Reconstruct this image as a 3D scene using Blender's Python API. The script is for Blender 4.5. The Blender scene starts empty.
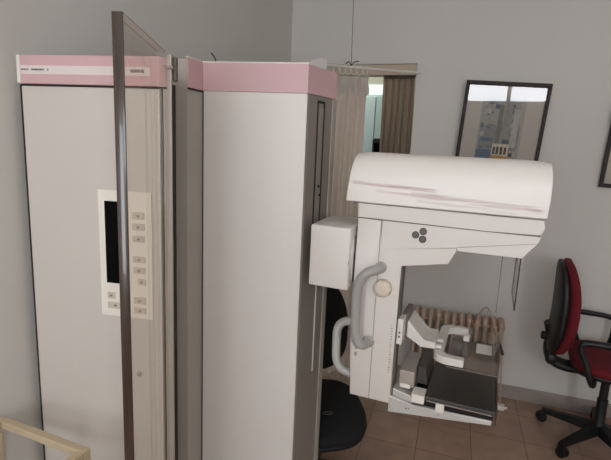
import bpy, bmesh, math, random
from mathutils import Vector, Matrix
random.seed(7)
S = bpy.context.scene
COL = S.collection
R = math.radians
PI = math.pi

# ---------------------------------------------------------------- camera, light, exposure
cam_d = bpy.data.cameras.new('camera')
cam = bpy.data.objects.new('camera', cam_d)
COL.objects.link(cam)
cam_d.sensor_fit = 'HORIZONTAL'
cam_d.sensor_width = 36.0
cam_d.lens = 36.0 * 460.0 / 611.0
cam_d.clip_start = 0.02
ax = Vector((0.948, 0.314, 0.043)).normalized()        # camera right
fw = Vector((-0.302, 0.937, -0.177)); fw = (fw - ax * fw.dot(ax)).normalized()
up = ax.cross(fw)
cam.matrix_world = Matrix(((ax.x, up.x, -fw.x, 0), (ax.y, up.y, -fw.y, 0), (ax.z, up.z, -fw.z, 1.6), (0, 0, 0, 1)))
S.camera = cam
S.view_settings.view_transform = 'Standard'
S.view_settings.look = 'None'
S.view_settings.gamma = 1.0
S.view_settings.use_curve_mapping = False
S.view_settings.exposure = 0.0
W = bpy.data.worlds.new('world'); S.world = W; W.use_nodes = True
W.node_tree.nodes['Background'].inputs[0].default_value = (0.75, 0.85, 1.0, 1)
W.node_tree.nodes['Background'].inputs[1].default_value = 0.6

WINDOW_POWER = 8.7
def area(name, loc, rot, sx, sy, power, col):
    d = bpy.data.lights.new(name, 'AREA'); d.shape = 'RECTANGLE'; d.size = sx; d.size_y = sy
    d.energy = power; d.color = col
    o = bpy.data.objects.new(name, d); COL.objects.link(o); o.location = loc; o.rotation_euler = rot
    return o

# ---------------------------------------------------------------- materials
MATS = {}
def _nodes(name):
    m = bpy.data.materials.new(name); m.use_nodes = True
    nt = m.node_tree
    return m, nt, nt.nodes['Principled BSDF']
def L(r, g, b):
    f = lambda c: (c / 255 / 12.92) if c / 255 <= 0.04045 else ((c / 255 + 0.055) / 1.055) ** 2.4
    return (f(r), f(g), f(b), 1)
def paint(name, rgb, rough=0.5, vary=0.04, scale=6.0, metal=0.0, bump=0.0, bscale=200.0, coat=0.0):
    if name in MATS: return MATS[name]
    m, nt, b = _nodes(name)
    c = L(*rgb)
    tc = nt.nodes.new('ShaderNodeTexCoord'); n = nt.nodes.new('ShaderNodeTexNoise')
    n.inputs['Scale'].default_value = scale; n.inputs['Detail'].default_value = 4
    nt.links.new(tc.outputs['Object'], n.inputs['Vector'])
    r = nt.nodes.new('ShaderNodeValToRGB')
    r.color_ramp.elements[0].position = 0.3; r.color_ramp.elements[1].position = 0.7
    r.color_ramp.elements[0].color = tuple(x * (1 - vary) for x in c[:3]) + (1,)
    r.color_ramp.elements[1].color = tuple(min(1, x * (1 + vary)) for x in c[:3]) + (1,)
    nt.links.new(n.outputs['Fac'], r.inputs['Fac']); nt.links.new(r.outputs['Color'], b.inputs['Base Color'])
    b.inputs['Roughness'].default_value = rough; b.inputs['Metallic'].default_value = metal
    if coat: b.inputs['Coat Weight'].default_value = coat
    if bump:
        n2 = nt.nodes.new('ShaderNodeTexNoise'); n2.inputs['Scale'].default_value = bscale
        nt.links.new(tc.outputs['Object'], n2.inputs['Vector'])
        bp = nt.nodes.new('ShaderNodeBump'); bp.inputs['Strength'].default_value = bump
        nt.links.new(n2.outputs['Fac'], bp.inputs['Height']); nt.links.new(bp.outputs['Normal'], b.inputs['Normal'])
    MATS[name] = m
    return m
def clear(name, tint, gloss=0.12, rough=0.03, haze=0.0):
    if name in MATS: return MATS[name]
    m, nt, b = _nodes(name); nt.nodes.remove(b)
    out = nt.nodes['Material Output']
    t = nt.nodes.new('ShaderNodeBsdfTransparent'); t.inputs[0].default_value = tint + (1,)
    g = nt.nodes.new('ShaderNodeBsdfGlossy'); g.inputs['Roughness'].default_value = rough
    fr = nt.nodes.new('ShaderNodeFresnel'); fr.inputs['IOR'].default_value = 1.45
    mx = nt.nodes.new('ShaderNodeMixShader')
    ml = nt.nodes.new('ShaderNodeMath'); ml.operation = 'MULTIPLY'; ml.inputs[1].default_value = gloss * 2.2
    ml.use_clamp = True
    nt.links.new(fr.outputs[0], ml.inputs[0]); nt.links.new(ml.outputs[0], mx.inputs[0])
    nt.links.new(t.outputs[0], mx.inputs[1]); nt.links.new(g.outputs[0], mx.inputs[2])
    if haze:
        df = nt.nodes.new('ShaderNodeBsdfDiffuse'); df.inputs[0].default_value = (.6, .55, .5, 1)
        m2 = nt.nodes.new('ShaderNodeMixShader'); m2.inputs[0].default_value = haze
        nt.links.new(mx.outputs[0], m2.inputs[1]); nt.links.new(df.outputs[0], m2.inputs[2]); mx = m2
    nt.links.new(mx.outputs[0], out.inputs['Surface'])
    MATS[name] = m
    return m
def glow(name, rgb, power):
    m, nt, b = _nodes(name); nt.nodes.remove(b)
    e = nt.nodes.new('ShaderNodeEmission'); e.inputs[0].default_value = L(*rgb); e.inputs[1].default_value = power
    nt.links.new(e.outputs[0], nt.nodes['Material Output'].inputs['Surface'])
    return m
def tile_material():
    m, nt, b = _nodes('floor_tiles')
    tc = nt.nodes.new('ShaderNodeTexCoord'); mp = nt.nodes.new('ShaderNodeMapping')
    mp.inputs['Location'].default_value = (-0.215, -2.66, 0)
    mp.inputs['Location'].default_value = (-0.215 / 1, -2.66 / 1, 0)
    br = nt.nodes.new('ShaderNodeTexBrick'); br.offset = 0.0; br.squash = 1.0
    br.inputs['Scale'].default_value = 1.0
    br.inputs['Brick Width'].default_value = 0.29; br.inputs['Row Height'].default_value = 0.29
    br.inputs['Mortar Size'].default_value = 0.0028
    br.inputs['Color1'].default_value = L(172, 142, 124); br.inputs['Color2'].default_value = L(165, 135, 117)
    br.inputs['Mortar'].default_value = L(122, 100, 86)
    nt.links.new(tc.outputs['Object'], mp.inputs[0]); nt.links.new(mp.outputs[0], br.inputs['Vector'])
    n = nt.nodes.new('ShaderNodeTexNoise'); n.inputs['Scale'].default_value = 9; n.inputs['Detail'].default_value = 8
    nt.links.new(tc.outputs['Object'], n.inputs['Vector'])
    r = nt.nodes.new('ShaderNodeValToRGB'); r.color_ramp.elements[0].position = .3; r.color_ramp.elements[1].position = .75
    r.color_ramp.elements[0].color = (.78, .78, .78, 1); r.color_ramp.elements[1].color = (1.1, 1.08, 1.05, 1)
    nt.links.new(n.outputs['Fac'], r.inputs['Fac'])
    mx = nt.nodes.new('ShaderNodeMix'); mx.data_type = 'RGBA'; mx.blend_type = 'MULTIPLY'; mx.inputs[0].default_value = 1
    nt.links.new(br.outputs['Color'], mx.inputs[6]); nt.links.new(r.outputs['Color'], mx.inputs[7])
    nt.links.new(mx.outputs[2], b.inputs['Base Color']); b.inputs['Roughness'].default_value = .38
    return m
def worn_cover_material():
    # cream enamel with long faded pink-brown scuffs along the lower half of the cover (object x along, z up)
    m, nt, b = _nodes('worn_cream_cover')
    tc = nt.nodes.new('ShaderNodeTexCoord'); sp = nt.nodes.new('ShaderNodeSeparateXYZ')
    nt.links.new(tc.outputs['Object'], sp.inputs[0])
    nz = nt.nodes.new('ShaderNodeTexNoise'); nz.inputs['Scale'].default_value = 1.0; nz.inputs['Detail'].default_value = 3
    mp = nt.nodes.new('ShaderNodeMapping'); mp.inputs['Scale'].default_value = (7, 4, 90)
    nt.links.new(tc.outputs['Object'], mp.inputs[0]); nt.links.new(mp.outputs[0], nz.inputs['Vector'])
    def math_(op, a, b_=None, c=None):
        n = nt.nodes.new('ShaderNodeMath'); n.operation = op; n.use_clamp = False
        for i, v in enumerate((a, b_, c)):
            if v is None: continue
            if isinstance(v, (int, float)): n.inputs[i].default_value = v
            else: nt.links.new(v, n.inputs[i])
        return n.outputs[0]
    def stripe(x0, x1, z0, slope, half, amt):
        half *= 1.35; amt = min(1, amt * 1.35)
        zz = math_('SUBTRACT', sp.outputs[2], math_('MULTIPLY_ADD', sp.outputs[0], slope, z0))
        d = math_('DIVIDE', math_('ABSOLUTE', zz), half)
        v = nt.nodes.new('ShaderNodeMapRange'); v.interpolation_type = 'SMOOTHSTEP'
        v.inputs[1].default_value = 1.2; v.inputs[2].default_value = .5; nt.links.new(d, v.inputs[0])
        e = nt.nodes.new('ShaderNodeMapRange'); e.interpolation_type = 'SMOOTHSTEP'
        e.inputs[1].default_value = x0 - .012; e.inputs[2].default_value = x0 + .006; nt.links.new(sp.outputs[0], e.inputs[0])
        g = nt.nodes.new('ShaderNodeMapRange'); g.interpolation_type = 'SMOOTHSTEP'
        g.inputs[1].default_value = x1 + .01; g.inputs[2].default_value = x1 - .01; nt.links.new(sp.outputs[0], g.inputs[0])
        return math_('MULTIPLY', math_('MULTIPLY', math_('MULTIPLY', v.outputs[0], e.outputs[0]), g.outputs[0]), amt)
    tot = stripe(-.012, .24, 1.5005, -.045, .0045, .5)
    for a in ((.065, .30, 1.482, -.05, .0035, .35), (.17, .52, 1.486, -.055, .007, .4), (.19, .46, 1.468, -.05, .004, .22),
              (.475, .522, 1.477, -.03, .0055, .55), (-.015, .02, 1.5, -.03, .005, .25)):
        tot = math_('MAXIMUM', tot, stripe(*a))
    nr = nt.nodes.new('ShaderNodeMapRange'); nr.inputs[1].default_value = .32; nr.inputs[2].default_value = .6
    nt.links.new(nz.outputs['Fac'], nr.inputs[0])
    fac = math_('MULTIPLY', tot, nr.outputs[0])
    mx = nt.nodes.new('ShaderNodeMix'); mx.data_type = 'RGBA'
    mx.inputs[6].default_value = L(238, 232, 224); mx.inputs[7].default_value = L(170, 130, 130)
    nt.links.new(fac, mx.inputs[0]); nt.links.new(mx.outputs[2], b.inputs['Base Color'])
    b.inputs['Roughness'].default_value = .38
    return m

wall_m = paint('wall_plaster', (216, 212, 205), .85, .02, 2.0, bump=.05, bscale=60)
ceil_m = paint('ceiling_paint', (225, 222, 215), .9, .01)
cream = paint('cream_enamel', (222, 215, 207), .42, .012, 3)
console_m = paint('console_enamel', (206, 198, 189), .45, .012, 3)
cream_b = paint('cream_plastic', (232, 225, 215), .5, .01)
greyish = paint('grey_enamel', (176, 168, 158), .5, .02)
pink = paint('pink_enamel', (208, 171, 172), .5, .02)
seam_m = paint('dark_seam', (38, 32, 30), .7)
bezel_m = paint('ivory_bezel', (238, 230, 218), .5, .01)
black_gloss = paint('black_display', (6, 6, 8), .25)
black_gloss.node_tree.nodes['Principled BSDF'].inputs['Specular IOR Level'].default_value = .08
key_m = paint('beige_key', (205, 192, 178), .5)
key_sym = paint('key_symbol', (150, 120, 105), .6)
steel = paint('brushed_steel', (190, 186, 180), .3, .05, 40, metal=.9)
chrome = paint('chrome', (225, 225, 225), .12, .01, metal=1.0)
tube_l = paint('light_grey_tube', (196, 195, 188), .3, .01, coat=.3)
tube_m = paint('grey_painted_tube', (164, 161, 155), .3, .01, coat=.3)
knob_m = paint('beige_knob', (218, 203, 186), .5, .02)
dark_btn = paint('dark_rubber_button', (98, 94, 88), .6, .03)
dark_ring = paint('button_ring', (35, 32, 30), .5)
silver = paint('pale_metal_edge', (205, 202, 196), .35, .04, 30, metal=.25)
carbon = paint('dark_carbon_top', (58, 54, 50), .35, .12, 50)
black_pl = paint('black_plastic', (16, 16, 18), .5, .05, 30, bump=.1)
black_fab = paint('black_fabric', (13, 13, 15), .85, .1, 80, bump=.3, bscale=600)
red_fab = paint('red_fabric', (104, 12, 26), .9, .08, 90, bump=.3, bscale=600)
oak = paint('pale_pine', (196, 178, 148), .6, .06, 14)
frame_m = paint('dark_wood_frame', (36, 24, 22), .6, .1, 30)
rad_m = paint('tan_radiator_paint', (190, 164, 144), .5, .05, 20)
skirt_m = paint('grey_skirting_tile', (158, 146, 138), .4, .04, 8)
curt_w = paint('off_white_curtain_cloth', (250, 236, 226), .9, .02, 30)
curt_b = paint('brown_curtain_cloth', (186, 168, 150), .9, .04, 30)
ring_m = paint('white_curtain_ring', (220, 214, 204), .4)
shield_m = clear('lead_glass', (.93, .905, .875), .10)
acryl = clear('clear_acrylic', (.90, .86, .83), .4, haze=.07)
acryl2 = clear('thin_clear_acrylic', (.92, .91, .89), .10)
picglass = clear('picture_glass', (.97, .97, .97), .8, .004)
edge_m = paint('smoked_glass_edge', (62, 46, 38), .25, .15, 14, coat=.4)
wire_m = paint('dark_wire', (40, 36, 32), .6)
cord_m = paint('tan_cord', (190, 160, 135), .6)

# ---------------------------------------------------------------- helpers
def frame(x, y, deg, z=0.0):
    return Matrix.Translation((x, y, z)) @ Matrix.Rotation(R(deg), 4, 'Z')
I4 = Matrix.Identity(4)
BASE = {}
def obj(name, bm, mat, parent=None, M=None, smooth=None):
    me = bpy.data.meshes.new(name)
    bmesh.ops.recalc_face_normals(bm, faces=bm.faces)
    bm.to_mesh(me); bm.free()
    for m in (mat if isinstance(mat, (list, tuple)) else [mat]): me.materials.append(m)
    o = bpy.data.objects.new(name, me); COL.objects.link(o)
    M = M or I4
    o.matrix_world = M
    BASE[o.name] = M
    if parent:
        o.parent = parent
        o.matrix_parent_inverse = BASE[parent.name].inverted() if parent.name in BASE else I4
        o.matrix_basis = M
    if smooth is not None:
        me.shade_smooth()
        try: me.set_sharp_from_angle(angle=R(smooth))
        except Exception: pass
    return o
def thing(name, label, cat, M=None, group=None):
    o = bpy.data.objects.new(name, None); COL.objects.link(o)
    M = M or I4
    o.matrix_world = M; BASE[o.name] = M
    o.empty_display_size = .1
    o['label'] = label; o['category'] = cat
    if group: o['group'] = group
    return o
def tag(o, label, cat, group=None):
    o['label'] = label; o['category'] = cat
    if group: o['group'] = group
    return o
def struct(name, bm, mat, parent=None, smooth=None):
    o = obj(name, bm, mat, parent, smooth=smooth)
    if not parent: o['kind'] = 'structure'
    return o
def box(bm, x0, x1, y0, y1, z0, z1, bev=0.0, seg=2, mi=0):
    vs = [bm.verts.new((x, y, z)) for x in (x0, x1) for y in (y0, y1) for z in (z0, z1)]
    fs = [(0, 1, 3, 2), (4, 6, 7, 5), (0, 4, 5, 1), (2, 3, 7, 6), (0, 2, 6, 4), (1, 5, 7, 3)]
    ff = [bm.faces.new([vs[i] for i in f]) for f in fs]
    for f in ff: f.material_index = mi
    if bev:
        es = set(e for f in ff for e in f.edges)
        bmesh.ops.bevel(bm, geom=list(es), offset=bev, segments=seg, affect='EDGES', profile=.5, clamp_overlap=True)
    return bm
def B(*a, **k):
    return box(bmesh.new(), *a, **k)
def prism(bm, pts, lo, hi, axis='y', bev=0.0, seg=2):
    """pts 2D outline; axis y -> (x,z) outline, axis z -> (x,y), axis x -> (y,z)"""
    def P(a, b, c):
        return {'y': (a, c, b), 'z': (a, b, c), 'x': (c, a, b)}[axis]
    A = [bm.verts.new(P(p[0], p[1], lo)) for p in pts]
    Bv = [bm.verts.new(P(p[0], p[1], hi)) for p in pts]
    n = len(pts); ff = [bm.faces.new(A), bm.faces.new(Bv[::-1])]
    for i in range(n): ff.append(bm.faces.new((A[i], Bv[i], Bv[(i + 1) % n], A[(i + 1) % n])))
    if bev:
        es = set(e for f in ff for e in f.edges)
        bmesh.ops.bevel(bm, geom=list(es), offset=bev, segments=seg, affect='EDGES', profile=.5, clamp_overlap=True)
    return bm
def catmull(pts, n=8, closed=False):
    pts = [Vector(p) for p in pts]; out = []
    m = len(pts)
    rng = range(m) if closed else range(m - 1)
    for i in rng:
        p1, p2 = pts[i], pts[(i + 1) % m]
        p0 = pts[(i - 1) % m] if closed or i > 0 else p1
        p3 = pts[(i + 2) % m] if closed or i + 2 < m else p2
        for k in range(n):
            t = k / n
            out.append(.5 * ((2 * p1) + (-p0 + p2) * t + (2 * p0 - 5 * p1 + 4 * p2 - p3) * t * t + (-p0 + 3 * p1 - 3 * p2 + p3) * t ** 3))
    if not closed: out.append(pts[-1])
    return out
def tube(bm, pts, r, seg=12, sx=1.0, closed=False):
    pts = [Vector(p) for p in pts]; n = len(pts)
    rr = r if isinstance(r, (list, tuple)) else [r] * n
    rings = []; prev = None
    for i, p in enumerate(pts):
        a = pts[(i - 1) % n] if (closed or i > 0) else p
        c = pts[(i + 1) % n] if (closed or i < n - 1) else p
        t = (c - a).normalized()
        if prev is None:
            s = t.cross(Vector((0, 0, 1)))
            if s.length < .1: s = t.cross(Vector((0, 1, 0)))
            s.normalize()
        else:
            s = (prev - t * prev.dot(t)).normalized()
        prev = s; u = t.cross(s)
        rings.append([bm.verts.new(p + (s * math.cos(2 * PI * k / seg) * sx + u * math.sin(2 * PI * k / seg)) * rr[i]) for k in range(seg)])
    m = n if closed else n - 1
    for i in range(m):
        a, b = rings[i], rings[(i + 1) % n]
        for k in range(seg): bm.faces.new((a[k], a[(k + 1) % seg], b[(k + 1) % seg], b[k]))
    if not closed: bm.faces.new(rings[0][::-1]); bm.faces.new(rings[-1])
    return bm
def lathe(bm, prof, seg=32, axis='z', c=(0, 0, 0), wob=0.0, lob=0):
    rings = []
    for r, h in prof:
        ring = []
        for k in range(seg):
            a = 2 * PI * k / seg; q = r * (1 + wob * math.cos(lob * a))
            x, y = q * math.cos(a), q * math.sin(a)
            p = {'z': (x, y, h), 'y': (x, h, y), 'x': (h, x, y)}[axis]
            ring.append(bm.verts.new((p[0] + c[0], p[1] + c[1], p[2] + c[2])))
        rings.append(ring)
    for a, b in zip(rings, rings[1:]):
        for k in range(seg): bm.faces.new((a[k], a[(k + 1) % seg], b[(k + 1) % seg], b[k]))
    bm.faces.new(rings[0]); bm.faces.new(rings[-1][::-1])
    return bm
def superell(bm, a, b, c, e1=.35, e2=.45, nu=40, nv=20, fn=None):
    def sp(x, e): return math.copysign(abs(x) ** e, x)
    rings = []
    for j in range(1, nv):
        v = -PI / 2 + PI * j / nv; ring = []
        for i in range(nu):
            u = 2 * PI * i / nu
            p = Vector((a * sp(math.cos(v), e1) * sp(math.cos(u), e2), b * sp(math.cos(v), e1) * sp(math.sin(u), e2), c * sp(math.sin(v), e1)))
            ring.append(bm.verts.new(fn(p) if fn else p))
        rings.append(ring)
    for p, q in zip(rings, rings[1:]):
        for k in range(nu): bm.faces.new((p[k], p[(k + 1) % nu], q[(k + 1) % nu], q[k]))
    for ring, s in ((rings[0], -1), (rings[-1], 1)):
        p = Vector((0, 0, c * s)); t = bm.verts.new(fn(p) if fn else p)
        for k in range(nu): bm.faces.new((ring[k], ring[(k + 1) % nu], t) if s > 0 else (ring[(k + 1) % nu], ring[k], t))
    return bm
def xf(bm, M):
    bmesh.ops.transform(bm, matrix=M, verts=bm.verts); return bm
def text(name, s, size, mat, parent, M, extr=.0003):
    """letters lying in local x (right) / z (up), facing local -y"""
    cu = bpy.data.curves.new(name, 'FONT'); cu.body = s; cu.size = size; cu.extrude = extr; cu.offset = size * .035; cu.align_y = 'CENTER'
    t = bpy.data.objects.new(name + '_c', cu); COL.objects.link(t)
    bpy.context.view_layer.update()
    dg = bpy.context.evaluated_depsgraph_get()
    me = bpy.data.meshes.new_from_object(t.evaluated_get(dg))
    bpy.data.objects.remove(t); bpy.data.curves.remove(cu)
    bm = bmesh.new(); bm.from_mesh(me); bpy.data.meshes.remove(me)
    xf(bm, Matrix.Rotation(R(90), 4, 'X'))
    return obj(name, bm, mat, parent, M)

# ---------------------------------------------------------------- the room
XL, XR, YB, YF, H = -1.178, 2.9, 3.155, -1.6, 2.9
DX0, DX1, DZ = -1.06, -0.313, 2.16
T = .12
struct('floor', B(XL - T, XR + T, YF - T, 5.2, -.1, 0), tile_material())
struct('ceiling', B(XL - T, XR + T, YF - T, 5.2, H, H + .1), ceil_m)
bm = bmesh.new()
box(bm, XL - T, DX0, YB, YB + T, 0, H); box(bm, DX1, XR + T, YB, YB + T, 0, H); box(bm, DX0, DX1, YB, YB + T, DZ, H)
struct('wall_back', bm, wall_m)
struct('wall_left', B(XL - T, XL, YF - T, YB, 0, H), wall_m)
struct('wall_right', B(XR, XR + T, YF - T, YB, 0, H), wall_m)
# windows in the wall behind the photographer: a high transom (mirrored in the framed print) between two unseen tall ones added to light the machine fronts and left wall
WINS = [(-.05, 1.32, 1.95, 2.6, (.57,)), (-.92, -.12, 1.0, 2.4, ()), (1.42, 1.98, .6, 2.5, ())]
xs = sorted(set([XL, XR] + [v for w in WINS for v in w[:2]]))
bm = bmesh.new()
for a, b in zip(xs, xs[1:]):
    w = [q for q in WINS if q[0] <= a and q[1] >= b]
    if w: box(bm, a, b, YF - T, YF, 0, w[0][2]); box(bm, a, b, YF - T, YF, w[0][3], H)
    else: box(bm, a, b, YF - T, YF, 0, H)
struct('wall_front', bm, wall_m)
day = glow('daylight_through_pane', (244, 248, 255), WINDOW_POWER)
for n, (a, b, c, d, mul) in zip((1, 3, 4), WINS):
    wf = bmesh.new()
    box(wf, a, b, YF - .1, YF - .02, c, c + .04); box(wf, a, b, YF - .1, YF - .02, d - .04, d)
    for x in (a, b - .04): box(wf, x, x + .04, YF - .1, YF - .02, c, d)
    for x in mul: box(wf, x, x + .055, YF - .1, YF - .02, c, d)
    win = struct('window_%d' % n, wf, cream)
    struct('daylit_pane', B(a, b, YF - .075, YF - .07, c, d), day, win)
# skirting tiles
struct('baseboard_back', B(DX1, XR, YB - .012, YB, 0, .092, bev=.003), skirt_m)
struct('baseboard_left', B(XL, XL + .012, YF, YB, 0, .092, bev=.003), skirt_m)
# doorway lintel rail
bm = bmesh.new()
box(bm, DX0, DX1, YB + .03, YB + T, 2.095, DZ)
struct('trim_1', bm, paint('beige_lintel', (204, 188, 168), .7))

# the small room beyond the doorway
bm = bmesh.new(); box(bm, -1.9, .4, 4.62, 4.7, 0, H)
struct('wall_far', bm, paint('beige_room_paint', (196, 184, 164), .8))
bm = bmesh.new(); box(bm, -1.9, -1.82, YB + T, 4.62, 0, H); box(bm, .35, .43, YB + T, 4.62, 0, H)
struct('wall_far_sides', bm, paint('pale_room_paint', (222, 226, 222), .8)).name = 'wall_side'
w2 = struct('window_2', B(-1.25, -.5, 4.6, 4.62, 2.1, 2.235, bev=.004), cream)
struct('daylit_pane', B(-1.22, -.53, 4.594, 4.6, 2.12, 2.22), glow('teal_daylight', (222, 245, 236), 1.4), w2)
area('far_room_light', (-1.2, 4.0, 2.6), (0, R(0), 0), .9, .6, 9, (.85, 1, .95))
cab = thing('wall_cabinet', 'pale tall cupboard with a dark gap seen through the doorway', 'cupboard', frame(-.8, 4.45, 0))
obj('body', B(-1.12, -.5, 4.32, 4.59, 0, 2.1, bev=.006), paint('pale_teal_panel', (205, 212, 208), .6), cab)
obj('door', B(-.762, -.5, 4.3, 4.318, .05, 2.08, bev=.003), paint('pale_teal_panel2', (196, 203, 200), .6), cab)
obj('door', B(-1.12, -.772, 4.3, 4.318, .05, 2.08, bev=.003), paint('pale_teal_panel', (205, 212, 208), .6), cab)
mon = thing('black_appliance', 'black box half hidden behind the brown curtain in the doorway', 'appliance', frame(-.57, 4.1, 0))
obj('casing', B(-.715, -.4, 3.95, 4.25, .9, 1.70, bev=.015), black_pl, mon)
obj('front_panel', B(-.70, -.42, 3.943, 3.95, .95, 1.66, bev=.003), black_gloss, mon)
obj('stand', B(-.69, -.45, 3.98, 4.22, 0, .9, bev=.01), black_pl, mon)

# ---------------------------------------------------------------- control console by the left wall
CF = frame(-1.155, .992, 8.1)          # local x along the front, y into the cabinet, z up
con = thing('control_console', 'off-white upright control console with a pink striped top band, against the left wall', 'medical console', CF)
bm = bmesh.new(); prism(bm, [(.012, .022), (.405, .022), (.33, .2), (.012, .2)], 0.02, 1.80, 'z', bev=.004)
obj('body', bm, greyish, con, CF)
obj('front_panel', B(.003, .408, 0, .022, .03, 1.732, bev=.003), console_m, con, CF)
obj('gap_strip', B(-.003, .0025, .002, .03, .03, 1.734), seam_m, con, CF)
pb = obj('side_post', B(.4125, .428, .008, .03, .02, 1.736, bev=.003), greyish, con, CF)
obj('seam', B(.4082, .4122, .006, .02, .03, 1.734), paint('mid_seam', (120, 110, 102), .7), pb, CF)
bnd = obj('top_band', B(.0105, .412, -.008, .03, 1.737, 1.811, bev=.002), pink, con, CF)
bm = bmesh.new(); prism(bm, [(.412, -.008), (.429, .006), (.429, .03), (.412, .03)], 1.737, 1.8095, 'z')
obj('band_corner', bm, pink, bnd, CF)
obj('white_stripe', B(.0115, .387, -.0088, -.0075, 1.762, 1.784), paint('warm_white_stripe', (225, 212, 206), .5), bnd, CF)
obj('end_cap', B(-.001, .0102, -.010, .03, 1.737, 1.811, bev=.003), cream_b, bnd, CF)
obj('painted_shadow_gap', B(0, .433, .001, .02, 1.733, 1.737), seam_m, bnd, CF)  # dark strip painting in the shadow line under the band
ink = paint('grey_printing', (92, 84, 84), .6)
def tM(F, x, y, z): return F @ Matrix.Translation((x, y, z))
text('printed_lettering', 'SIEMENS', .0060, paint('grey_printing_light', (125, 112, 112), .6), bnd, tM(CF, .0135, -.0091, 1.773))
text('printed_lettering', 'MAMMOMAT', .0068, ink, bnd, tM(CF, .044, -.0091, 1.773))
text('printed_lettering', '3', .0085, ink, bnd, tM(CF, .092, -.0091, 1.773))
text('printed_lettering', 'SIEMENS', .0105, ink, bnd, tM(CF, .332, -.0091, 1.773))
# control panel
CP = CF @ Matrix.Translation((.008, 0, .004))
cp = obj('control_panel', B(.215, .374, -.004, .001, 1.097, 1.458, bev=.002), bezel_m, con, CP)
obj('display', B(.235, .302, -.0055, -.003, 1.195, 1.428, bev=.001), black_gloss, cp, CP)
for (x0, x1, z0, z1) in ((.317, .354, 1.382, 1.402), (.317, .354, 1.351, 1.371), (.317, .354, 1.318, 1.337), (.317, .354, 1.260, 1.278),
                         (.317, .354, 1.229, 1.247), (.331, .354, 1.197, 1.214), (.317, .354, 1.140, 1.160), (.317, .354, 1.112, 1.130),
                         (.236, .260, 1.148, 1.168), (.236, .284, 1.120, 1.139)):
    k = obj('key', B(x0, x1, -.0062, -.003, z0, z1, bev=.0015), key_m, cp, CP)
    bm = bmesh.new(); cx_, cz_ = (x0 + x1) / 2, (z0 + z1) / 2
    box(bm, cx_ - .004, cx_ + .004, -.0067, -.006, cz_ - .003, cz_ + .003)
    obj('key_symbol', bm, key_sym, k, CP)
bm = bmesh.new(); lathe(bm, [(.009, 0), (.009, -.006), (.007, -.009), (.003, -.0095)], 24, 'y', (.337, 0, .932))
obj('lock', bm, chrome, con, CF, smooth=40)

# ---------------------------------------------------------------- lead glass shield hinged beside the console
SA, SB = Vector((-.7320, 1.0355, 0)), Vector((-.6390, .7640, 0))
d = (SB - SA); ang = math.degrees(math.atan2(d.y, d.x))
SF = frame(SA.x, SA.y, ang)
sh = thing('radiation_shield', 'tall clear protective glass screen with a dark thick edge, hinged beside the console', 'glass screen', SF)
ln = d.length
bm = bmesh.new(); prism(bm, [(.006, .04), (ln - .006, .04), (ln - .006, 1.8355), (.006, 1.8182)], -.0105, .0105, 'y')
obj('pane', bm, shield_m, sh, SF)
obj('glass_edge', B(ln - .0058, ln, -.0108, .0108, .04, 1.8375, bev=.002), edge_m, sh, SF, smooth=30)
bm = bmesh.new(); prism(bm, [(.006, 1.8184), (ln - .006, 1.8357), (ln - .006, 1.8370), (.006, 1.8198)], -.0107, -.0096, 'y'); prism(bm, [(.006, 1.8184), (ln - .006, 1.8357), (ln - .006, 1.8370), (.006, 1.8198)], .0096, .0107, 'y')
obj('top_edge', bm, paint('grey_glass_top', (128, 118, 108), .4), sh, SF)
pf = frame(-.7195, 1.052, 8)
post = obj('hinge_post', B(-.006, .0065, -.008, .012, .0, 1.815, bev=.002), paint('pale_post', (178, 168, 158), .35, metal=.2), sh, pf)
obj('painted_dark_gap', B(.0068, .0100, -.004, .008, .0, 1.742), paint('gap_black', (14, 12, 12), .7), post, pf)  # black strip painting in the dark gap beside the post
obj('hinge_plate', B(.0068, .017, -.002, .012, 1.75, 1.81, bev=.004), paint('dark_hinge_plate', (92, 86, 78), .5), post, pf)
bm = bmesh.new(); tube(bm, [(-.010, -.013, 1.783), (.013, -.013, 1.783)], .0035, 10)
obj('hinge_pin', bm, chrome, post, pf, smooth=40)

# ---------------------------------------------------------------- mammography machine
O = (-.29382, 1.41502)
MF = frame(O[0], O[1], -4)
mam = thing('mammography_machine', 'off-white mammography unit with a pink-topped column and a cantilevered tube head arm', 'x-ray machine', frame(-.64, 1.5, 0))
P0L, P0, P1, P2, P3, PB = (-.862, 1.287), (-.826, 1.295), (-.823, 1.385), (-.4755, 1.434), (-.432, 1.615), (-.862, 1.615)
def inset(p, dx, dy): return (p[0] + dx, p[1] + dy)
bm = bmesh.new(); prism(bm, [P1, (-.4775, 1.4342), (-.437, 1.612), (-.86, 1.612), (-.86, 1.38)], 0.0, 1.768, 'z', bev=.002)
colm = obj('column', bm, greyish, mam)
F1 = frame(P1[0], P1[1], 8.03)
wdt = math.hypot(P2[0] - P1[0], P2[1] - P1[1])
obj('front_panel', B(.004, wdt + .001, -.005, .004, .05, 1.7675, bev=.0025), cream, colm, F1)
obj('seam', B(.0003, .0038, -.002, .003, .05, 1.768), seam_m, colm, F1)
bm = bmesh.new(); prism(bm, [P0L, P0, (-.8235, 1.383), (-.862, 1.383)], 0.0, 1.765, 'z')
wing = obj('side_wing', bm, greyish, colm)
bm = bmesh.new(); prism(bm, [P0L, (P0[0] - .0005, P0[1]), (-.8262, 1.384), (-.862, 1.384)], 1.765, 1.852, 'z')
obj('wing_top', bm, greyish, wing)
bm = bmesh.new(); box(bm, .0005, .003, -.0875, -.0, 1.7625, 1.7675); xf(bm, Matrix.Rotation(R(0), 4, 'Z'))
obj('painted_shadow_gap', bm, seam_m, wing, frame(P1[0] - .002, P1[1], 0))  # dark strip standing in for shade below the crown
crown = [(-.8255, 1.296), P1, (-.4745, 1.4335), (-.4318, 1.615), (-.8622, 1.615), (-.8622, 1.386), (-.8258, 1.386)]
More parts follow.
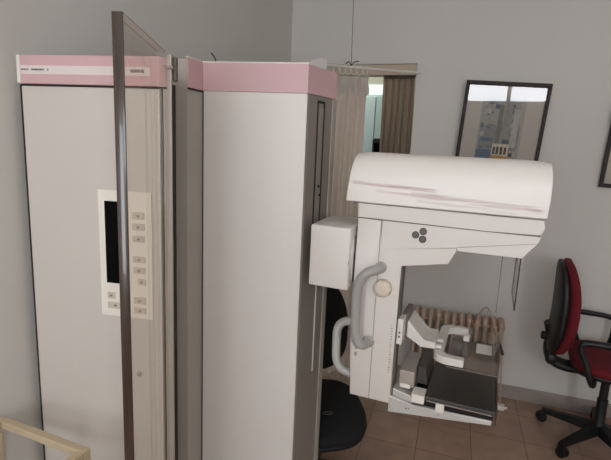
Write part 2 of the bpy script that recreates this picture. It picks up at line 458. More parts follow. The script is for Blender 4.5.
crown = [(-.8258, 1.296), (-.822, 1.296), (-.8205, 1.382), (-.4742, 1.4305), (-.4305, 1.616), (-.8622, 1.616), (-.8622, 1.388), (-.8258, 1.386)]
bm = bmesh.new(); prism(bm, crown, 1.7685, 1.8565, 'z')
cr = obj('pink_crown', bm, pink, mam)
cp2 = [(-.828, 1.2945), (-.8205, 1.2945), (-.819, 1.3805), (-.4735, 1.4292), (-.470, 1.447), (-.8622, 1.447), (-.8622, 1.389), (-.828, 1.389)]
bm = bmesh.new(); prism(bm, cp2, 1.8567, 1.8605, 'z')
obj('white_rim', bm, cream_b, cr)
# right flank of the column: slot for the carriage
v23 = Vector((P3[0] - P2[0], P3[1] - P2[1])); a23 = math.degrees(math.atan2(v23.y, v23.x)); L23 = v23.length
F2 = frame(P2[0], P2[1], a23)           # x along the flank away from the camera, -y outwards
fl = obj('flank_panel', B(.004, L23 - .002, -.004, .0, .02, 1.765, bev=.001), paint('shaded_flank_grey', (134, 125, 116), .5, .02), colm, F2)  # grey side panel, its colour lowered further to carry the flank's shade
bm = bmesh.new()
box(bm, .058, .066, -.0052, -.003, 1.33, 1.753); box(bm, .098, .108, -.0052, -.003, 1.2, 1.753); box(bm, .058, .108, -.0052, -.003, 1.744, 1.753)
obj('carriage_slot', bm, paint('slot_dark', (24, 21, 20), .6), fl, F2)
sr = obj('slot_cover', B(.066, .098, -.0058, -.003, 1.2, 1.73, bev=.001), paint('slot_cover_grey', (138, 130, 122), .45, .1, 10), fl, F2)
bm = bmesh.new(); lathe(bm, [(.005, 0), (.005, -.003), (.002, -.004)], 12, 'y', (.085, -.0055, 1.47)); lathe(bm, [(.005, 0), (.005, -.003), (.002, -.004)], 12, 'y', (.094, -.0055, 1.44))
obj('screw', bm, black_pl, sr, F2)
obj('flank_strip', B(.103, .108, -.0075, -.004, .78, 1.19), paint('light_strip', (205, 198, 190), .4), fl, F2)
obj('flank_edge', B(L23 - .030, L23 - .004, -.009, -.003, .05, 1.765, bev=.002), paint('flank_light_grey', (158, 149, 139), .45), fl, F2)
bm = bmesh.new(); tube(bm, [(.06, .0, 0), (.11, .0, 0.02)], .0014, 6)
bm.free()
# antenna-like bit of wire on the crown
bm = bmesh.new(); tube(bm, catmull([(-.794, 1.42, 1.858), (-.799, 1.421, 1.876), (-.812, 1.419, 1.893)], 5), .0022, 6)
obj('wire_stub', bm, wire_m, cr)

# pivot housing
HF = frame(-.4265, 1.3755, -6)
hs = [(0, 0), (.1345, 0), (.112, .235), (-.024, .235)]
bm = bmesh.new(); prism(bm, hs, 1.162, 1.361, 'z', bev=.006, seg=3)
ph = obj('pivot_housing', bm, cream, mam, HF, smooth=40)
obj('housing_mount', B(-.02, .012, .07, .18, 1.18, 1.34), greyish, ph, HF)
bm = bmesh.new()
lathe(bm, [(.012, 0), (.074, 0), (.078, .002), (.078, .005), (.074, .007), (.012, .007)], 48, 'x', (-.001, .045, 1.252))
bd = obj('bearing_disc', bm, chrome, mam, MF @ Matrix.Translation((-.002, -.02, 0)), smooth=40)
bm = bmesh.new(); lathe(bm, [(.02, 0), (.02, .016)], 20, 'x', (-.0085, .055, 1.258))
obj('axle', bm, black_pl, bd, MF @ Matrix.Translation((-.002, -.02, 0)), smooth=40)

# arm column (vertical bar)
bm = bmesh.new()
prism(bm, [(.018, .788), (.156, .788), (.1535, 1.2545), (.292, 1.274), (.3125, 1.318), (.3115, 1.3300), (.086, 1.2945), (.086, 1.387), (.009, 1.389), (.006, 1.05)], .002, .062, 'y', bev=.003, seg=2)
arm = obj('arm_column', bm, cream, mam, MF, smooth=35)
obj('rear_spine', B(.02, .098, .063, .22, .80, 1.36, bev=.006), greyish, arm, MF)
obj('seam', B(.0835, .0848, -.0006, .002, .79, 1.388), paint('fine_seam', (150, 140, 130), .7), arm, MF)
obj('side_rail', B(.1562, .161, .008, .055, .81, 1.26), paint('rail_grey', (95, 88, 82), .5), arm, MF)
bm = bmesh.new()
for i in range(19): box(bm, .1405, .1455 if i % 3 else .143, -.0008, .001, .895 + i * .0088, .897 + i * .0088)
obj('height_scale', bm, paint('scale_grey', (150, 142, 134), .7), arm, MF)
bm = bmesh.new(); box(bm, .026, .034, -.0008, .001, .93, .943); box(bm, .026, .034, -.0008, .001, .953, .966)
obj('label_mark', bm, paint('mark_grey', (165, 158, 150), .7), arm, MF)
bm = bmesh.new(); lathe(bm, [(.010, 0), (.024, -.002), (.0285, -.008), (.028, -.018), (.024, -.024), (.012, -.0265)], 60, 'y', (.106, 0, 1.176), wob=.035, lob=10)
obj('knob', bm, knob_m, arm, MF, smooth=50)
bm = bmesh.new()
p = catmull([(.094, .0, 1.240), (.088, -.028, 1.238), (.060, -.044, 1.225), (.037, -.047, 1.185), (.034, -.047, 1.10), (.038, -.047, 1.03), (.046, -.046, 1.0), (.062, -.036, .988), (.072, 0, .988)], 8)
tube(bm, p, .0155, 16); gh = obj('grab_handle', bm, tube_m, arm, MF, smooth=60)
bm = bmesh.new(); lathe(bm, [(.018, 0), (.018, -.006), (.015, -.008)], 24, 'y', (.094, 0, 1.240)); obj('handle_flange', bm, tube_m, gh, MF, smooth=40)
bm = bmesh.new(); lathe(bm, [(.018, 0), (.018, -.006), (.015, -.008)], 24, 'y', (.072, 0, .988))
obj('handle_flange', bm, tube_m, gh, MF, smooth=40)
bm = bmesh.new()
p = catmull([(.03, .10, 1.006), (-.012, .10, 1.006), (-.046, .10, .998), (-.066, .10, .97), (-.068, .10, .91), (-.064, .10, .852), (-.044, .10, .822), (-.014, .10, .812), (.03, .10, .812)], 8)
tube(bm, p, .0155, 16); obj('grab_handle', bm, tube_l, arm, MF, smooth=60)

# tube head
hd = bmesh.new()
prism(hd, [(.006, 1.436), (.53, 1.431), (.537, 1.409), (.527, 1.3885), (.39, 1.387), (.009, 1.391)], .002, .25, 'y', bev=.003)
head = obj('tube_head', hd, cream, mam, MF)
bm = bmesh.new()
prism(bm, [(.0868, 1.3875), (.39, 1.3845), (.529, 1.385), (.525, 1.3665), (.487, 1.319), (.3145, 1.319), (.3125, 1.3312), (.0868, 1.296)], .002, .246, 'y', bev=.002)
hb = obj('lower_casing', bm, cream, head, MF)
bm = bmesh.new()
prism(bm, [(.009, 1.3915), (.39, 1.3875), (.527, 1.388), (.525, 1.384), (.39, 1.383), (.009, 1.387)], .0035, .2465, 'y')
obj('seam', bm, paint('soft_seam', (105, 98, 92), .7), head, MF)
bm = bmesh.new(); prism(bm, [(.064, 1.387), (.29, 1.387), (.29, 1.28), (.16, 1.262), (.064, 1.262)], .064, .246, 'y', bev=.002)
obj('rear_casing', bm, cream, head, MF)
bm = bmesh.new(); prism(bm, [(.3125, 1.3305), (.523, 1.366), (.523, 1.3650), (.3125, 1.3290)], .0012, .006, 'y')
obj('fine_seam', bm, paint('fine_seam', (150, 140, 130), .7), hb, MF)
def pts_cover():
    # cross-section in (y, z): vertical front, rounded over the top
    out = [(.0, 1.438), (-.008, 1.442), (-.009, 1.47), (-.006, 1.505)]
    for i in range(1, 9):
        a = PI - (PI / 2) * i / 8
        out.append((.074 + .08 * math.cos(a), 1.507 + .087 * math.sin(a)))
    out += [(.18, 1.594)]
    for i in range(1, 8):
        a = PI / 2 - (PI / 2) * i / 8
        out.append((.18 + .08 * math.cos(a), 1.507 + .087 * math.sin(a)))
    out += [(.262, 1.47), (.26, 1.438)]
    return out
bm = bmesh.new(); sec = pts_cover(); nS = 14; rings = []
for i in range(nS + 1):
    t = i / nS; u = -.031 + .566 * t
    e = min(t, 1 - t) * .566 ; k = 1 - max(0, (.012 - e) / .012) ** 2 * .03
    ring = []
    for (y, z) in sec:
        zz = z + (-.004 * t)
        lean = .012 * (z - 1.438) / .156 if t < .5 else .004 * math.sin((z - 1.438) / .156 * PI)
        w = lean * abs(1 - 2 * t)
        ring.append(bm.verts.new((u + w, .127 + (y - .127) * k, 1.438 + (zz - 1.438) * k)))
    rings.append(ring)
for a, b in zip(rings, rings[1:]):
    for j in range(len(sec)): bm.faces.new((a[j], a[(j + 1) % len(sec)], b[(j + 1) % len(sec)], b[j]))
bm.faces.new(rings[0]); bm.faces.new(rings[-1][::-1])
obj('tube_cover', bm, worn_cover_material(), head, MF, smooth=35)
obj('cover_gap', B(-.01, .528, .003, .24, 1.4345, 1.4395), paint('soft_seam', (105, 98, 92), .7), head, MF)
for (u, z) in ((.191, 1.354), (.2125, 1.3665), (.2125, 1.3425)):
    bm = bmesh.new(); lathe(bm, [(.0118, .004), (.0118, -.001), (.0108, -.003), (.004, -.0034)], 28, 'y', (u, 0.004, z))
    bb = obj('button', bm, dark_ring, hb, MF, smooth=40)
bm = bmesh.new()
for (u, z) in ((.191, 1.354), (.2125, 1.3665), (.2125, 1.3425)):
    lathe(bm, [(.0092, .003), (.0092, -.0048), (.006, -.0055)], 24, 'y', (u, .004, z))
obj('button_caps', bm, dark_btn, hb, MF, smooth=40)
bm = bmesh.new()
for (u, z) in ((.231, 1.371), (.2335, 1.347)):
    c = [Vector((u + .0055 * math.cos(2 * PI * k / 16), .0035, z + .0065 * math.sin(2 * PI * k / 16))) for k in range(16)]
    tube(bm, c, .0006, 6, closed=True)
box(bm, .2245, .2265, .0032, .005, 1.374, 1.382)
obj('button_symbols', bm, paint('pale_print', (176, 168, 160), .7), hb, MF)
bm = bmesh.new(); c = [(.378, .0035, 1.333), (.386, .0035, 1.334), (.386, .0035, 1.342), (.378, .0035, 1.341)]
tube(bm, c, .0006, 6, closed=True); obj('square_mark', bm, paint('mark_dark', (120, 110, 100), .7), hb, MF)
# face shield under the head
fs = obj('face_shield', B(.4835, .4865, .002, .20, 1.168, 1.319, bev=.001), acryl2, head, MF)
obj('shield_edge', B(.4832, .4868, -.0005, .0018, 1.166, 1.319), paint('smoke_edge', (58, 50, 46), .3), fs, MF)
bm = bmesh.new(); box(bm, .4832, .4868, .2, .2018, 1.168, 1.319); box(bm, .4832, .4868, .002, .2, 1.166, 1.1678)
obj('shield_far_edge', bm, paint('pale_edge', (120, 112, 104), .3), fs, MF)
obj('shield_clip', B(.478, .492, .01, .05, 1.300, 1.320, bev=.002), greyish, fs, MF)
obj('rear_shield', B(.440, .4425, .10, .104, 1.12, 1.30), paint('pale_edge', (120, 112, 104), .3), fs, MF)

# compression paddle
pm = obj('paddle_carriage', B(.157, .176, .008, .055, .994, 1.080, bev=.002), cream, mam, MF)
obj('carriage_body', B(.162, .182, .056, .17, 1.0, 1.083, bev=.005), paint('dark_grey_casting', (112, 106, 100), .5), pm, MF)
bm = bmesh.new()
for z in (1.02, 1.034): lathe(bm, [(.0028, 0), (.0028, -.001)], 10, 'y', (.166, .008, z))
obj('screw', bm, seam_m, pm, MF)
bm = bmesh.new(); prism(bm, [(.172, 1.056), (.186, 1.058), (.236, 1.001), (.272, 1.001), (.274, .979), (.229, .977), (.174, 1.009)], .062, .18, 'y', bev=.002)
pa = obj('paddle_arm', bm, cream, pm, MF)
for y_ in (.10, .15):
    bm = bmesh.new(); lathe(bm, [(.007, .272), (.007, .292)], 16, 'x', (0, y_, .975)); obj('paddle_pin', bm, cream, pm, MF, smooth=40)
Y0, Y1 = .045, .35
def rounded_U():
    o = [(.365, Y0), (.312, Y0)]
    for i in range(7):
        a = -PI / 2 - (PI / 2) * i / 6
        o.append((.312 + .042 * math.cos(a), Y0 + .042 + .042 * math.sin(a)))
    for i in range(7):
        a = PI - (PI / 2) * i / 6
        o.append((.312 + .042 * math.cos(a), Y1 - .042 + .042 * math.sin(a)))
    o += [(.365, Y1), (.365, Y1 - .026), (.312, Y1 - .026), (.296, Y1 - .045), (.296, Y0 + .045), (.312, Y0 + .026), (.365, Y0 + .026)]
    return o
bm = bmesh.new(); prism(bm, rounded_U(), .942, .966, 'z', bev=.002)
pu = obj('paddle_frame', bm, cream, mam, MF)
bm = bmesh.new()
ux0, ux1 = .312, .468
box(bm, ux0, ux1, .07, .34, .925, .929)
box(bm, ux0, ux1, .07, .073, .929, .968); box(bm, ux0, ux1, .337, .34, .929, .968); box(bm, ux1 - .003, ux1, .073, .337, .929, .985)
tray = obj('paddle_tray', bm, acryl, pu, MF)
obj('white_label', B(.398, .449, .215, .30, .9292, .9305), paint('white_paper', (238, 234, 228), .7), tray, MF)
obj('tray_lug', B(.352, .372, .26, .285, .945, .965, bev=.002), cream_b, tray, MF)
obj('tray_bar', B(.30, .36, .262, .272, .950, .958, bev=.002), acryl2, tray, MF)
bm = bmesh.new(); box(bm, .398, .401, .30, .315, .93, .99); box(bm, .446, .449, .30, .315, .93, .99); box(bm, .398, .449, .313, .316, .93, .99)
obj('tray_upright', bm, acryl2, tray, MF)
bm = bmesh.new(); box(bm, ux0, ux1, .0685, .0698, .9235, .9265); box(bm, ux1, ux1 + .0013, .07, .34, .9235, .9265); box(bm, ux1, ux1 + .0013, .0685, .0698, .925, .985)
obj('tray_edge_line', bm, paint('pale_edge', (120, 112, 104), .3), tray, MF)

# object table (film holder)
bm = bmesh.new(); prism(bm, [(.150, .759), (.462, .797), (.464, .812), (.300, .806), (.225, .802), (.150, .817)], .0, .28, 'y', bev=.003)
tb = obj('object_table', bm, silver, mam, MF)
obj('table_top', B(.262, .472, .004, .28, .829, .841, bev=.002), carbon, tb, MF)
obj('cassette_slot', B(.225, .466, .006, .275, .808, .829, bev=.001), paint('black_slot', (16, 16, 17), .4), tb, MF)
obj('silver_edge', B(.268, .462, .0, .008, .828, .8305), chrome, tb, MF)
obj('white_corner_block', B(.222, .262, -.004, .05, .815, .8435, bev=.002), cream_b, tb, MF)
obj('white_clip', B(.298, .324, -.004, .02, .802, .828, bev=.002), cream_b, tb, MF)
bm = bmesh.new(); box(bm, .4725, .476, .002, .28, .80, .846)
obj('table_front_plate', bm, paint('brown_smoked_edge', (84, 62, 52), .35), tb, MF)
bm = bmesh.new(); prism(bm, [(.150, .818), (.224, .803), (.222, .826), (.152, .842)], .01, .275, 'y', bev=.002)
obj('table_bracket', bm, silver, tb, MF)
gb = obj('grey_guard', B(.172, .222, .035, .20, .842, .897, bev=.004), paint('taupe_plastic', (168, 156, 146), .45), tb, MF)
obj('guard_base', B(.178, .212, .024, .034, .8425, .856, bev=.002), cream_b, gb, MF)
bm = bmesh.new(); prism(bm, [(.226, .842), (.26, .842), (.2495, .90), (.226, .90)], .08, .27, 'y')
obj('dark_guard', bm, paint('dark_smoked', (70, 64, 60), .4), tb, MF)
for (a_, b_, c_, d_) in ((.206, .212, .785, .789), (.215, .219, .786, .79), (.306, .311, .79, .7925)):
    obj('print_mark', B(a_, b_, -.0006, .002, c_, d_), paint('mark_dark', (120, 110, 100), .7), tb, MF)

# ---------------------------------------------------------------- curtains
def curtain(name, x0, x1, y, z0, z1, folds, amp, mat, parent, M, flare=0.0, heading=None, seed=1, thick=.0015):
    rnd = random.Random(seed); bm = bmesh.new(); nx, nz = folds * 12, 26; g = []
    ph = [rnd.uniform(-.5, .5) for _ in range(folds + 2)]
    for j in range(nz + 1):
        t = j / nz; z = z1 + (z0 - z1) * t; row = []
        for i in range(nx + 1):
            s = i / nx
            k = s * folds; wob = ph[int(k)] * (1 - (k % 1)) + ph[min(int(k) + 1, folds)] * (k % 1)
            A = amp * (.45 + .55 * min(1, t * 3)) * (1 + .3 * wob)
            x = x0 + (x1 - x0) * s + flare * (s - .5) * t + .006 * math.sin(t * 5 + k)
            yy = y + A * math.sin(2 * PI * (k + .25 * wob * t))
            if heading and z > z1 - heading: yy = y + A * .8 * math.sin(2 * PI * k * 1.0); x += .01 * ((z - (z1 - heading)) / heading)
            row.append(bm.verts.new((x, yy, z)))
        g.append(row)
    for a, b in zip(g, g[1:]):
        for i in range(nx): bm.faces.new((a[i], a[i + 1], b[i + 1], b[i]))
    bmesh.ops.solidify(bm, geom=list(bm.faces), thickness=thick)
    return obj(name, bm, mat, parent, M, smooth=60)
RF = frame(-.80, 2.735, 30)
rod = thing('curtain_rod', 'white curtain rod hung from the ceiling by a wire in front of the doorway', 'curtain rod', RF)
bm = bmesh.new(); tube(bm, [(-.04, 0, 2.082), (.60, 0, 2.082)], .0075, 12); obj('rod', bm, ring_m, rod, RF, smooth=40)
bm = bmesh.new(); tube(bm, [(.155, 0, 2.09), (.135, .0, H)], .0016, 6); obj('hanging_wire', bm, wire_m, rod, RF)
bm = bmesh.new(); tube(bm, catmull([(.12, 0, 2.10), (.14, 0, 2.112), (.155, 0, 2.094), (.172, 0, 2.112), (.20, 0, 2.12)], 5), .003, 8); obj('wire_hook', bm, wire_m, rod, RF)
bm = bmesh.new(); prism(bm, [(-.10, 2.055), (.0, 2.055), (.0, 2.112), (-.03, 2.12), (-.10, 2.098)], -.02, .02, 'y', bev=.003); obj('end_bracket', bm, cream, rod, RF)
wc = thing('shower_curtain', 'off-white pleated curtain bunched on white rings beside the pink-topped column', 'curtain', RF)
curtain('cloth', .005, .265, 0, .12, 2.03, 4, .018, curt_w, wc, RF, flare=.02, heading=.11, seed=3)
curtain('heading_band', .005, .272, -.003, 1.925, 2.03, 4, .020, paint('heading_cloth', (248, 240, 232), .9), wc, RF, seed=3, thick=.003)
for i in range(7):
    x = .03 + i * .036
    bm = bmesh.new(); til = random.uniform(-1.1, .9)
    c = [Vector((x + .018 * math.cos(a) * math.cos(til) , .018 * math.cos(a) * math.sin(til) + .004 * math.sin(a), 2.068 + .03 * math.sin(a))) for a in [2 * PI * k / 24 for k in range(24)]]
    tube(bm, c, .0028, 8, closed=True); obj('ring', bm, ring_m, wc, RF, smooth=60)
BF = frame(-.43, 3.24, 0)
bc = thing('brown_curtain', 'brown pleated curtain hanging inside the doorway', 'curtain', BF)
curtain('cloth', -.537, -.322, 3.232, .03, 2.092, 5, .020, curt_b, bc, I4, seed=5, flare=.0)
obj('header_tape', B(-.53, -.325, 3.20, 3.206, 2.075, 2.092), paint('dark_tape', (70, 60, 52), .8), bc)
obj('curtain_track', B(-1.04, -.318, 3.215, 3.245, 2.092, 2.0945 + .0005), paint('track_white', (205, 198, 188), .5), bc)

# ---------------------------------------------------------------- framed prints
def picture(F, w, h, label, prints):
    t = thing('framed_picture', label, 'picture', F)
    b_ = .022
    bm = bmesh.new()
    for (x0, x1, z0, z1) in ((0, w, h - b_, h), (0, w, 0, b_), (0, b_, b_, h - b_), (w - b_, w, b_, h - b_)):
        box(bm, x0, x1, -.022, 0, z0, z1, bev=.003)
    obj('frame', bm, frame_m, t, F)
    bm = bmesh.new()
    for (x0, x1, z0, z1) in ((b_ - .004, w - b_ + .004, h - b_ - .004, h - b_), (b_ - .004, b_, b_, h - b_), (w - b_, w - b_ + .004, b_, h - b_)):
        box(bm, x0, x1, -.0165, -.010, z0, z1)
    obj('frame_lining', bm, paint('frame_lining', (62, 48, 42), .6), t, F)
    obj('mount_board', B(b_, w - b_, -.006, -.002, b_, h - b_), paint('cream_mount_board', (206, 196, 183), .8), t, F)
    bm = bmesh.new(); mats = []
    for (x0, x1, z0, z1, c) in prints:
        if c not in mats: mats.append(c)
        k = len(mats)
        dz = .0065 + .0001 * prints.index((x0, x1, z0, z1, c))
        vs = [bm.verts.new(p) for p in ((x0, -dz, z0), (x1, -dz, z0), (x1, -dz, z1), (x0, -dz, z1))]
        f = bm.faces.new(vs); f.material_index = mats.index(c)
    if prints: obj('print', bm, [paint('ink_%d_%d_%d' % c, c, .8, .12, 60) for c in mats], t, F)
    obj('glass', B(b_, w - b_, -.0145, -.0125, b_, h - b_), picglass, t, F)
    return t
# local x along the wall, z up; hung a little crooked and leaning forward
rnd = random.Random(4)
pr = [(.11, .36, .02, .47, (184, 176, 166)), (.12, .34, .30, .46, (172, 168, 160)), (.12, .345, .15, .30, (150, 150, 148))]
for i in range(46):
    x = rnd.uniform(.115, .30); z = rnd.uniform(.10, .43)
    pr.append((x, x + rnd.uniform(.01, .04), z, z + rnd.uniform(.008, .03), rnd.choice([(112, 124, 138), (140, 142, 142), (160, 150, 136), (124, 120, 116), (186, 182, 174), (96, 104, 116)])))
pr += [(.115, .205, .09, .15, (104, 120, 142)), (.13, .20, .20, .222, (108, 120, 136)), (.215, .24, .16, .42, (134, 128, 120)),
       (.245, .29, .22, .44, (158, 154, 148)), (.30, .335, .17, .40, (190, 186, 178)), (.205, .30, .115, .19, (224, 212, 190)), (.205, .30, .085, .118, (206, 160, 100)),
       (.212, .226, .125, .17, (82, 72, 66)), (.232, .246, .125, .172, (82, 72, 66)), (.254, .268, .125, .172, (82, 72, 66)), (.276, .29, .128, .17, (82, 72, 66)),
       (.212, .226, .144, .148, (200, 190, 170)), (.305, .325, .115, .14, (84, 80, 76))]
PF = Matrix.Translation((-.030, 3.128, 1.495)) @ Matrix.Rotation(R(2.9), 4, 'Y') @ Matrix.Rotation(R(2.6), 4, 'X')
picture(PF, .478, .555, 'dark wooden framed city print with bright window reflections, above the tube head', pr)
PF2 = Matrix.Translation((.794, 3.138, 1.445)) @ Matrix.Rotation(R(2.0), 4, 'Y') @ Matrix.Rotation(R(1.5), 4, 'X')
picture(PF2, .47, .49, 'dark framed picture cut off by the right side of the photo, above the red chair',
        [(.1, .37, .09, .40, (190, 184, 174)), (.13, .34, .12, .24, (140, 138, 132)), (.16, .30, .24, .34, (120, 130, 140))])

# ---------------------------------------------------------------- radiator
rad = thing('radiator', 'tan ribbed column radiator on the back wall behind the x-ray table', 'radiator', frame(.08, 3.03, 0))
rw = .0478
for i in range(12):
    x = -.198 + i * rw + rw / 2
    bm = bmesh.new()
    for yy in (2.985, 3.03, 3.075):
        tube(bm, [(x, yy, .15), (x, yy, .20), (x, yy, .50), (x, yy, .55)], [.011, .0125, .0125, .011], 10)
    # rounded head and foot of each section
    for zc, sgn in ((.55, 1), (.15, -1)):
        b2 = bmesh.new(); superell(b2, .019, .06, .036, .75, .7, 20, 10)
        xf(b2, Matrix.Translation((x, 3.03, zc)))
        me = bpy.data.meshes.new('t'); b2.to_mesh(me); b2.free(); bm.from_mesh(me); bpy.data.meshes.remove(me)
    lathe(bm, [(.016, -rw / 2), (.016, rw / 2)], 14, 'x', (x, 3.03, .525)); lathe(bm, [(.016, -rw / 2), (.016, rw / 2)], 14, 'x', (x, 3.03, .17))
    obj('section', bm, rad_m, rad, smooth=50)
for x in (-.175, .35):
    bm = bmesh.new(); tube(bm, [(x, 3.03, .13), (x, 3.03, .0)], [.012, .016], 10); obj('foot', bm, rad_m, rad, smooth=50)
obj('end_valve', B(-.235, -.20, 3.01, 3.05, .515, .588, bev=.008), rad_m, rad)

cord = thing('power_cord', 'thin tan cord looped over the radiator and trailing to a plug on the floor', 'cord', frame(.38, 2.95, 0))
bm = bmesh.new()
tube(bm, catmull([(.19, 2.955, .53), (.205, 2.95, .60), (.225, 2.965, .645), (.25, 3.0, .655), (.27, 2.97, .645), (.30, 2.94, .58), (.335, 2.93, .49), (.365, 2.94, .40), (.375, 2.95, .30), (.385, 2.96, .18), (.395, 2.98, .05), (.40, 2.985, .035)], 8), .0045, 8)
obj('cable', bm, cord_m, cord, smooth=60)
bm = bmesh.new(); tube(bm, [(.345, 2.931, .46), (.372, 2.942, .385)], [.008, .010], 10); obj('inline_switch', bm, paint('dark_brown_switch', (70, 52, 44), .5), cord)
pl = obj('plug', B(.375, .425, 2.955, 3.005, .0, .032, bev=.008), ring_m, cord)
bm = bmesh.new(); tube(bm, [(.426, 2.97, .016), (.443, 2.968, .016)], .0024, 8); tube(bm, [(.426, 2.99, .016), (.443, 2.988, .016)], .0024, 8); obj('prong', bm, steel, pl)

# ---------------------------------------------------------------- office chairs
def merge(dst, src, M=None):
    if M: xf(src, M)
    me = bpy.data.meshes.new('t'); src.to_mesh(me); src.free(); dst.from_mesh(me); bpy.data.meshes.remove(me)
def office_chair(F, label, seat_mat, back_mat, arms, sw=.235, sd=.225, seat_z=.47, back_lo=.60, back_hi=1.05, group=None, rot0=36, lean=.05, top=.045, boff=.0, name='office_chair'):
    """local +x = the way the sitter faces; origin on the floor under the seat"""
    t = thing(name, label, 'chair', F)
    # five star base
    for k in range(5):
        a = R(rot0 + 72 * k); Mk = F @ Matrix.Rotation(a, 4, 'Z')
        bm = bmesh.new()
        prof = [(.02, .10, .026, .026), (.12, .092, .024, .022), (.27, .074, .018, .014), (.30, .07, .017, .012)]
        rr = []
        for (x, z, hw, hh) in prof:
            rr.append([bm.verts.new(q) for q in ((x, -hw, z - hh), (x, hw, z - hh), (x, hw * .7, z + hh), (x, -hw * .7, z + hh))])
        for p, q in zip(rr, rr[1:]):
            for i in range(4): bm.faces.new((p[i], p[(i + 1) % 4], q[(i + 1) % 4], q[i]))
        bm.faces.new(rr[0]); bm.faces.new(rr[-1][::-1])
        leg = obj('base_leg', bm, black_pl, t, Mk)
        cm = Mk @ Matrix.Translation((.292, 0, 0)) @ Matrix.Rotation(R(40 + 50 * k), 4, 'Z')
        bm = bmesh.new()
        lathe(bm, [(.012, -.024), (.026, -.022), (.028, -.016), (.028, -.006), (.02, -.004)], 20, 'y', (.01, 0, .028))
        lathe(bm, [(.02, .004), (.028, .006), (.028, .016), (.026, .022), (.012, .024)], 20, 'y', (.01, 0, .028))
        prism(bm, [(-.014, .03), (.03, .04), (.022, .057), (-.012, .06)], -.02, .02, 'y', bev=.003)
        tube(bm, [(0, 0, .05), (0, 0, .075)], .008, 8)
        obj('caster', bm, black_pl, leg, cm, smooth=40)
    bm = bmesh.new()
    lathe(bm, [(.032, .085), (.034, .13), (.028, .14), (.027, .28), (.022, .285), (.02, seat_z - .05)], 20, 'z')
    obj('gas_column', bm, black_pl, t, F, smooth=40)
    bm = bmesh.new(); box(bm, -.11, .09, -.06, .06, seat_z - .075, seat_z - .04, bev=.012)
    obj('seat_mechanism', bm, black_pl, t, F)
    def sf(p):
        q = p.copy(); r = (q.x / sd)
        q.z += -.018 * max(0, r) ** 2 * 1.5 + .012 * (q.y / sw) ** 2
        q.y *= 1 - .10 * max(0, -r) ** 2
        return q
    bm = bmesh.new(); superell(bm, sd, sw, .036, .5, .55, 56, 14, sf); xf(bm, Matrix.Translation((.02, 0, seat_z)))
    seat = obj('seat', bm, seat_mat, t, F, smooth=70)
    bm = bmesh.new(); superell(bm, sd * .97, sw * .97, .024, .5, .55, 56, 12, sf); xf(bm, Matrix.Translation((.02, 0, seat_z - .03)))
    obj('seat_shell', bm, black_pl, t, F, smooth=70)
    # backrest: tall rounded pad, thin in x
    zc, hz = (back_lo + back_hi) / 2, (back_hi - back_lo) / 2
    def bf(off, bulge):
        def f(p):
            q = Vector((p.z, p.y, p.x))           # thickness on x, width on y, height on z
            h = q.z / hz
            q.y *= (1 - .20 * max(0, h) ** 2.2 - .10 * max(0, -h) ** 3)
            q.x += off - top * max(0, h) ** 2 - .02 * max(0, -h) ** 2 + .020 * (q.y / .2) ** 2 + .018 * (1 - h * h) * bulge
            q.x -= lean * (h + 1) / 2
            return Vector((q.x - sd - boff, q.y, zc + q.z))
        return f
    bm = bmesh.new(); superell(bm, hz, .205, .030, .45, .6, 56, 14, bf(.015, 1)); bk = obj('backrest', bm, back_mat, t, F, smooth=70)
    bm = bmesh.new(); superell(bm, hz * .97, .195, .026, .5, .6, 56, 12, bf(-.016, 0)); obj('backrest_shell', bm, black_pl, t, F, smooth=70)
    bm = bmesh.new()
    tube(bm, catmull([(-.06, 0, seat_z - .06), (-sd + .0, 0, seat_z - .065), (-sd - .07, 0, seat_z - .03), (-sd - .085, 0, seat_z + .05), (-sd - .06, 0, back_lo + .02), (-sd - .045 - boff, 0, back_lo + .16)], 7), [.031] * 36, 12, sx=1.6)
    br = obj('back_bracket', bm, black_pl, t, F, smooth=60)
    bm = bmesh.new(); lathe(bm, [(.018, -.135), (.024, -.13), (.024, -.10), (.010, -.095), (.010, -.0)], 16, 'x', (-sd - .0, 0, seat_z + .09)); obj('tilt_knob', bm, black_pl, br, F, smooth=50)
    bm = bmesh.new(); lathe(bm, [(.026, -.05), (.031, -.045), (.031, .045), (.026, .05)], 18, 'y', (-sd - .07, 0, seat_z - .03)); obj('adjuster_knob', bm, black_pl, br, F, smooth=50)
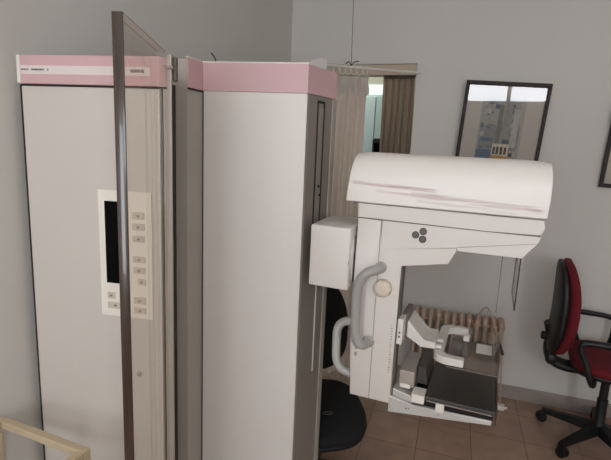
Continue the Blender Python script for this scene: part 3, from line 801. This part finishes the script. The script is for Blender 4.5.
    if arms:
        for s in (-1, 1):
            bm = bmesh.new(); y = s * (sw + .035)
            tube(bm, catmull([(-.08, s * .10, seat_z - .055), (-.10, s * (sw - .02), seat_z - .06), (-.12, y, seat_z - .02), (-.155, y, seat_z + .07), (-.185, y, seat_z + .145), (-.165, y, seat_z + .18), (-.06, y, seat_z + .185), (.02, y, seat_z + .18), (.05, y, seat_z + .15), (.05, y, seat_z + .07), (.04, y, seat_z - .02), (.03, s * (sw - .02), seat_z - .06), (.02, s * .10, seat_z - .055)], 7), .0135, 12, sx=1.25)
            obj('armrest', bm, black_pl, t, F, smooth=60)
    return t
RC = frame(.895, 2.80, -6)
office_chair(RC, 'red fabric office chair with black armrests and five-star base, by the back wall', red_fab, red_fab, True, seat_z=.50, back_lo=.515, back_hi=1.05, rot0=156, sd=.215, lean=.0, top=.012, boff=.055)
BC = frame(-.54, 1.90, -62)
bch = office_chair(BC, 'black office chair half hidden behind the pink-topped column, seat turned toward the floor tiles', black_fab, black_fab, False, sw=.225, sd=.235, seat_z=.41, back_lo=.47, back_hi=.96, rot0=10, lean=.05)
bm = bmesh.new()
c = [Vector((0.120 + .010 * math.cos(2 * PI * k / 20), 0.045 + .020 * math.sin(2 * PI * k / 20), .4455)) for k in range(20)]
tube(bm, c, .002, 6, closed=True)
obj('seat_emblem', bm, paint('faded_emblem', (86, 80, 76), .6), bch, BC)

# ---------------------------------------------------------------- pine frame in the near left corner
WF = frame(-1.15, .868, -4)
wt = thing('wooden_stand', 'pale pine open frame standing against the left wall in front of the console', 'wooden frame', WF)
x0, x1, y0, y1, zt = .0, .325, -.46, 0, .818
bm = bmesh.new(); box(bm, x0, x1, y1 - .022, y1, zt - .021, zt, bev=.0025); obj('rail', bm, oak, wt, WF)
bm = bmesh.new(); box(bm, x1 - .022, x1, y0, y1 - .023, zt - .021, zt, bev=.0025); obj('rail', bm, oak, wt, WF)
bm = bmesh.new(); box(bm, x0, x0 + .022, y0, y1 - .023, zt - .021, zt, bev=.0025); obj('rail', bm, oak, wt, WF)
bm = bmesh.new(); box(bm, x0 + .023, x1 - .023, y0, y0 + .022, zt - .021, zt, bev=.0025); obj('rail', bm, oak, wt, WF)
for (x, y) in ((x0 + .012, y1 - .05), (x1 - .022, y1 - .022), (x0, y0), (x1 - .022, y0)):
    bm = bmesh.new(); box(bm, x, x + .022, y, y + .022, 0, zt - .022, bev=.0025); obj('leg', bm, oak, wt, WF)
